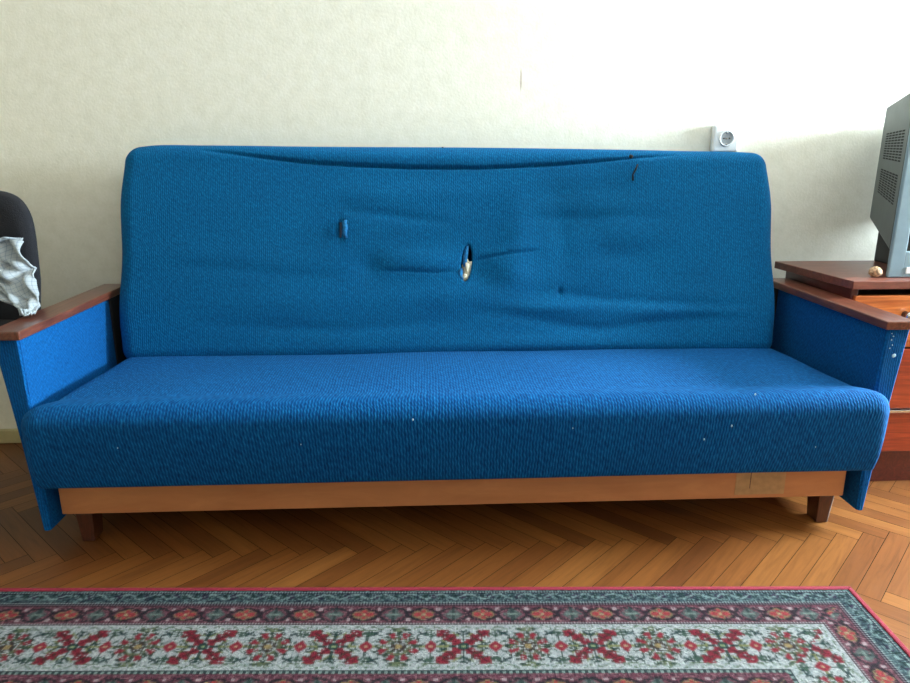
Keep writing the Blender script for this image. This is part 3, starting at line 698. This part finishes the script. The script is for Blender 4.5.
# ------------------------------------------------------------ television
def television():
    fx0, fx1, fy = 1.318, 1.84, 1.872; z0, z1 = .615, 1.125; ox, oy = 1.57, 2.0
    r = tag(empty('television', (ox, oy, z0)), 'grey box television with slotted side vents on the cabinet', 'television')
    def T(p): return (p[0] - ox, p[1] - oy, p[2] - z0)
    bm = bmesh.new()
    # shell narrowing to the rear in side, top and underside
    P = [(fx0 + .001, fy + .012, z0 + .075), (fx1 - .001, fy + .012, z0 + .075), (fx1 - .090, 2.13, z0 + .145), (fx0 + .090, 2.13, z0 + .145),
         (fx0 + .001, fy + .012, z1 - .002), (fx1 - .001, fy + .012, z1 - .002), (fx1 - .090, 2.13, z1 - .035), (fx0 + .090, 2.13, z1 - .035)]
    hexa(bm, [Vector(T(p)) for p in ((fx0 + .118, 2.1305, z0 + .15), (fx1 - .095, 2.1305, z0 + .15), (fx1 - .12, 2.238, z0 + .17), (fx0 + .165, 2.238, z0 + .17),
                                     (fx0 + .118, 2.1305, z1 - .055), (fx1 - .095, 2.1305, z1 - .042), (fx1 - .12, 2.238, z1 - .06), (fx0 + .165, 2.238, z1 - .068))], .004)  # rear block enlarged to stop window light slipping behind the set
    P = [Vector(T(p)) for p in P]
    hexa(bm, P, .006); bobj('casing', bm, M['tv'], r)
    a, b, c, d = P[0], P[3], P[7], P[4]      # left side: front bottom, rear bottom, rear top, front top
    nrm = (b - a).cross(d - a).normalized(); nrm = nrm if nrm.x < 0 else -nrm
    def side(u, v): return (a * (1 - u) + b * u) * (1 - v) + (d * (1 - u) + c * u) * v
    for (u0, u1, v0, v1, cols, rows) in ((.12, .82, .55, .765, 6, 11), (.12, .82, .27, .475, 6, 11)):
        bm = bmesh.new()
        q = [side(u1, v0), side(u0, v0), side(u0, v1), side(u1, v1)]
        for i in range(cols):
            for j in range(rows):
                ua, ub = u0 + (u1 - u0) * (i + .12) / cols, u0 + (u1 - u0) * (i + .85) / cols
                va, vb = v0 + (v1 - v0) * (j + .25) / rows, v0 + (v1 - v0) * (j + .80) / rows
                pts = [side(ua, va), side(ub, va), side(ub, vb), side(ua, vb)]
                hexa(bm, [p_ - nrm * .002 for p_ in pts] + [p_ + nrm * .0006 for p_ in pts])
        bobj('vent', bm, M['vent'], r)['label'] = 'rows of dark vent slots'
    bm = bmesh.new()      # front bezel ring
    def fr(x0, x1, zz0, zz1, y0, y1, bev=.004):
        p = T((x0, y0, zz0)); q = T((x1, y1, zz1)); bx(bm, p[0], q[0], p[1], q[1], p[2], q[2], bev)
    fr(fx0, fx0 + .045, z0, z1, fy, fy + .012); fr(fx1 - .045, fx1, z0, z1, fy, fy + .012)
    fr(fx0 + .04, fx1 - .04, z0, z0 + .075, fy, fy + .012); fr(fx0 + .04, fx1 - .04, z1 - .045, z1, fy, fy + .012)
    bobj('bezel', bm, M['tvfront'], r)['label'] = 'silver grey front frame'
    bm = bmesh.new(); fr(fx0 + .044, fx1 - .044, z0 + .074, z1 - .044, fy + .004, fy + .0119, .001); bobj('screen', bm, M['glass'], r)
    bm = bmesh.new(); fr(fx0 + .155, fx1 - .04, z0, z0 + .0745, fy + .0122, 2.10, .004); fr(fx0 + .165, fx1 - .04, z0, z0 + .149, 2.101, 2.188, .004); bobj('stand_light_block', bm, M['plastic'], r)  # base made deep and wide to block window light under the casing
    bm = bmesh.new(); fr(fx0 + .05, fx1 - .05, z0 + .012, z0 + .03, fy - .003, fy + .004, .001); bobj('control_strip', bm, M['white'], r)
television()

# ------------------------------------------------------------ office chair, left
def chair():
    cx, cy = -1.28, 1.80
    r = tag(empty('office_chair', (cx, cy, 0)), 'black office chair with a rounded backrest left of the sofa', 'chair')
    # backrest: rounded slab, gently bowed
    bm = bmesh.new(); n = 48; hw, hh, cr = .238, .24, .095; cz = .622
    def outline(k, s_):
        a = k / n * math.tau; ca, sa = math.cos(a), math.sin(a)
        e = 2 / 5.5; x = hw * s_ * math.copysign(abs(ca) ** e, ca); z = hh * s_ * math.copysign(abs(sa) ** e, sa)
        return x, z
    prof = [(.0, -.030), (.5, -.030), (.85, -.027), (.96, -.018), (1.0, 0), (.97, .016), (.85, .022), (.5, .024), (.0, .024)]
    rows = []
    for s_, y in prof:
        if s_ == 0: rows.append([bm.verts.new((0, .14 + y, cz))]); continue
        row = []
        for k in range(n):
            x, z = outline(k, s_); x *= 1 - .13 * max(0, -z / hh - .1); row.append(bm.verts.new((x, .14 + y - .35 * (x * x) + .10 * z, cz + z)))
        rows.append(row)
    for a, b in zip(rows, rows[1:]):
        for k in range(n):
            if len(a) == 1: bm.faces.new((a[0], b[k], b[(k + 1) % n]))
            elif len(b) == 1: bm.faces.new((a[k], a[(k + 1) % n], b[0]))
            else: bm.faces.new((a[k], a[(k + 1) % n], b[(k + 1) % n], b[k]))
    bobj('backrest', bm, M['chairfab'], r, True)
    # seat pad
    P, F = soft_grid(.225, .215, .035, 24, 24, 6); Q = roundify(P, (.225, .215, .035), np.full(len(P), .034))
    k = 1 - .10 * np.clip((np.hypot(Q[:, 0] / .225, Q[:, 1] / .215) - 1), 0, 1); Q[:, 0] *= k; Q[:, 1] *= k
    Q[:, 1] -= .13; Q[:, 2] += .492
    soft_mesh('seat', Q, F, Q[:, 0], Q[:, 1], M['chairfab'], r)
    bm = bmesh.new()
    pts = [(0, .02, .44), (0, .15, .44), (0, .195, .47), (0, .19, .60)]
    for a, b in zip(pts, pts[1:]): cyl(bm, a, b, .016, .016, 14)
    bobj('back_bracket', bm, M['plastic'], r, True)
    bm = bmesh.new(); bx(bm, -.09, .09, -.22, -.03, .415, .456, .004); bobj('mechanism', bm, M['plastic'], r)
    bm = bmesh.new(); cyl(bm, (0, -.13, .13), (0, -.13, .42), .026, .02, 20); bobj('gas_column', bm, M['plastic'], r, True)
    for k in range(5):
        a = math.radians(54 + 72 * k); dx, dy = math.cos(a), math.sin(a)
        bm = bmesh.new(); cyl(bm, (0, -.13, .12), (-.02 + dx * .14, -.13 + dy * .14, .075), .022, .013, 14); l = bobj('star_leg', bm, M['plastic'], r, True)
        bm = bmesh.new(); ex, ey = -.02 + dx * .13, -.13 + dy * .13
        cyl(bm, (ex - .018 * dy, ey + .018 * dx, .026), (ex + .018 * dy, ey - .018 * dx, .026), .026, .026, 20); cyl(bm, (ex, ey, .045), (ex, ey, .075), .006, .006, 10)
        bobj('caster', bm, M['plastic'], l, True)
chair()

# garment thrown over the chair, its cuff resting on the sofa arm
def garment():
    L = [(-1.26, .735), (-1.25, .72), (-1.22, .68), (-1.18, .65), (-1.12, .62), (-1.06, .595), (-1.005, .580), (-.980, .5715)]
    Rr = [(-1.055, .733), (-1.040, .725), (-1.026, .690), (-1.010, .663), (-.996, .638), (-.968, .605), (-.952, .583), (-.946, .5715)]
    depth = [1.862, 1.850, 1.835, 1.82, 1.80, 1.76, 1.72, 1.675]
    nu, nv = 40, 56; V = []; F = []; U = []; W2 = []
    for j in range(nv + 1):
        t = j / nv * (len(L) - 1)
        def ip(arr, c): return float(np.interp(t, range(len(arr)), [q[c] for q in arr]))
        for i in range(nu + 1):
            u = i / nu; x = ip(L, 0) * (1 - u) + ip(Rr, 0) * u; z = ip(L, 1) * (1 - u) + ip(Rr, 1) * u
            y = float(np.interp(t, range(len(depth)), depth))
            f = .012 * (1 - 2 * abs(math.sin(u * 6 + t * 1.1 + .8 * math.sin(t * 2)))) + .007 * (1 - 2 * abs(math.sin(u * 10 - t * 1.9 + 1))) + .006 * math.sin(u * 15 + 1.5 * math.sin(t * 1.3) + t * .8) * .8 + .009 * math.sin(u * 27 - t * 1.7) + .006 * math.sin(t * 3.1 + u * 5)
            k = min(1, (len(L) - 1 - t) / 1.2)
            V.append((x, y + f * k + .02 * (2 * u - 1) ** 2, z + (abs(f) * .5 + .003) * (1 - k * .6) + .006 * math.sin(u * 9) * k)); U.append(u * .24); W2.append(j / nv * .34)
        # underside handled by thickness
    for j in range(nv):
        for i in range(nu):
            a = j * (nu + 1) + i; F.append((a, a + 1, a + nu + 2, a + nu + 1))
    me = bpy.data.meshes.new('shirt'); me.from_pydata(V, [], F); me.update()
    uv = me.uv_layers.new(name='UVMap'); vi = np.empty(len(me.loops), np.int32); me.loops.foreach_get('vertex_index', vi)
    uv.data.foreach_set('uv', np.stack([np.array(U)[vi] * 3, np.array(W2)[vi] * 3], 1).ravel())
    o = link('shirt', me, M['plaid'], None, True)
    md = o.modifiers.new('thick', 'SOLIDIFY'); md.thickness = .004; md.offset = 0
    tag(o, 'pale grey checked shirt crumpled over the black chair, end on the sofa arm', 'shirt')
garment()
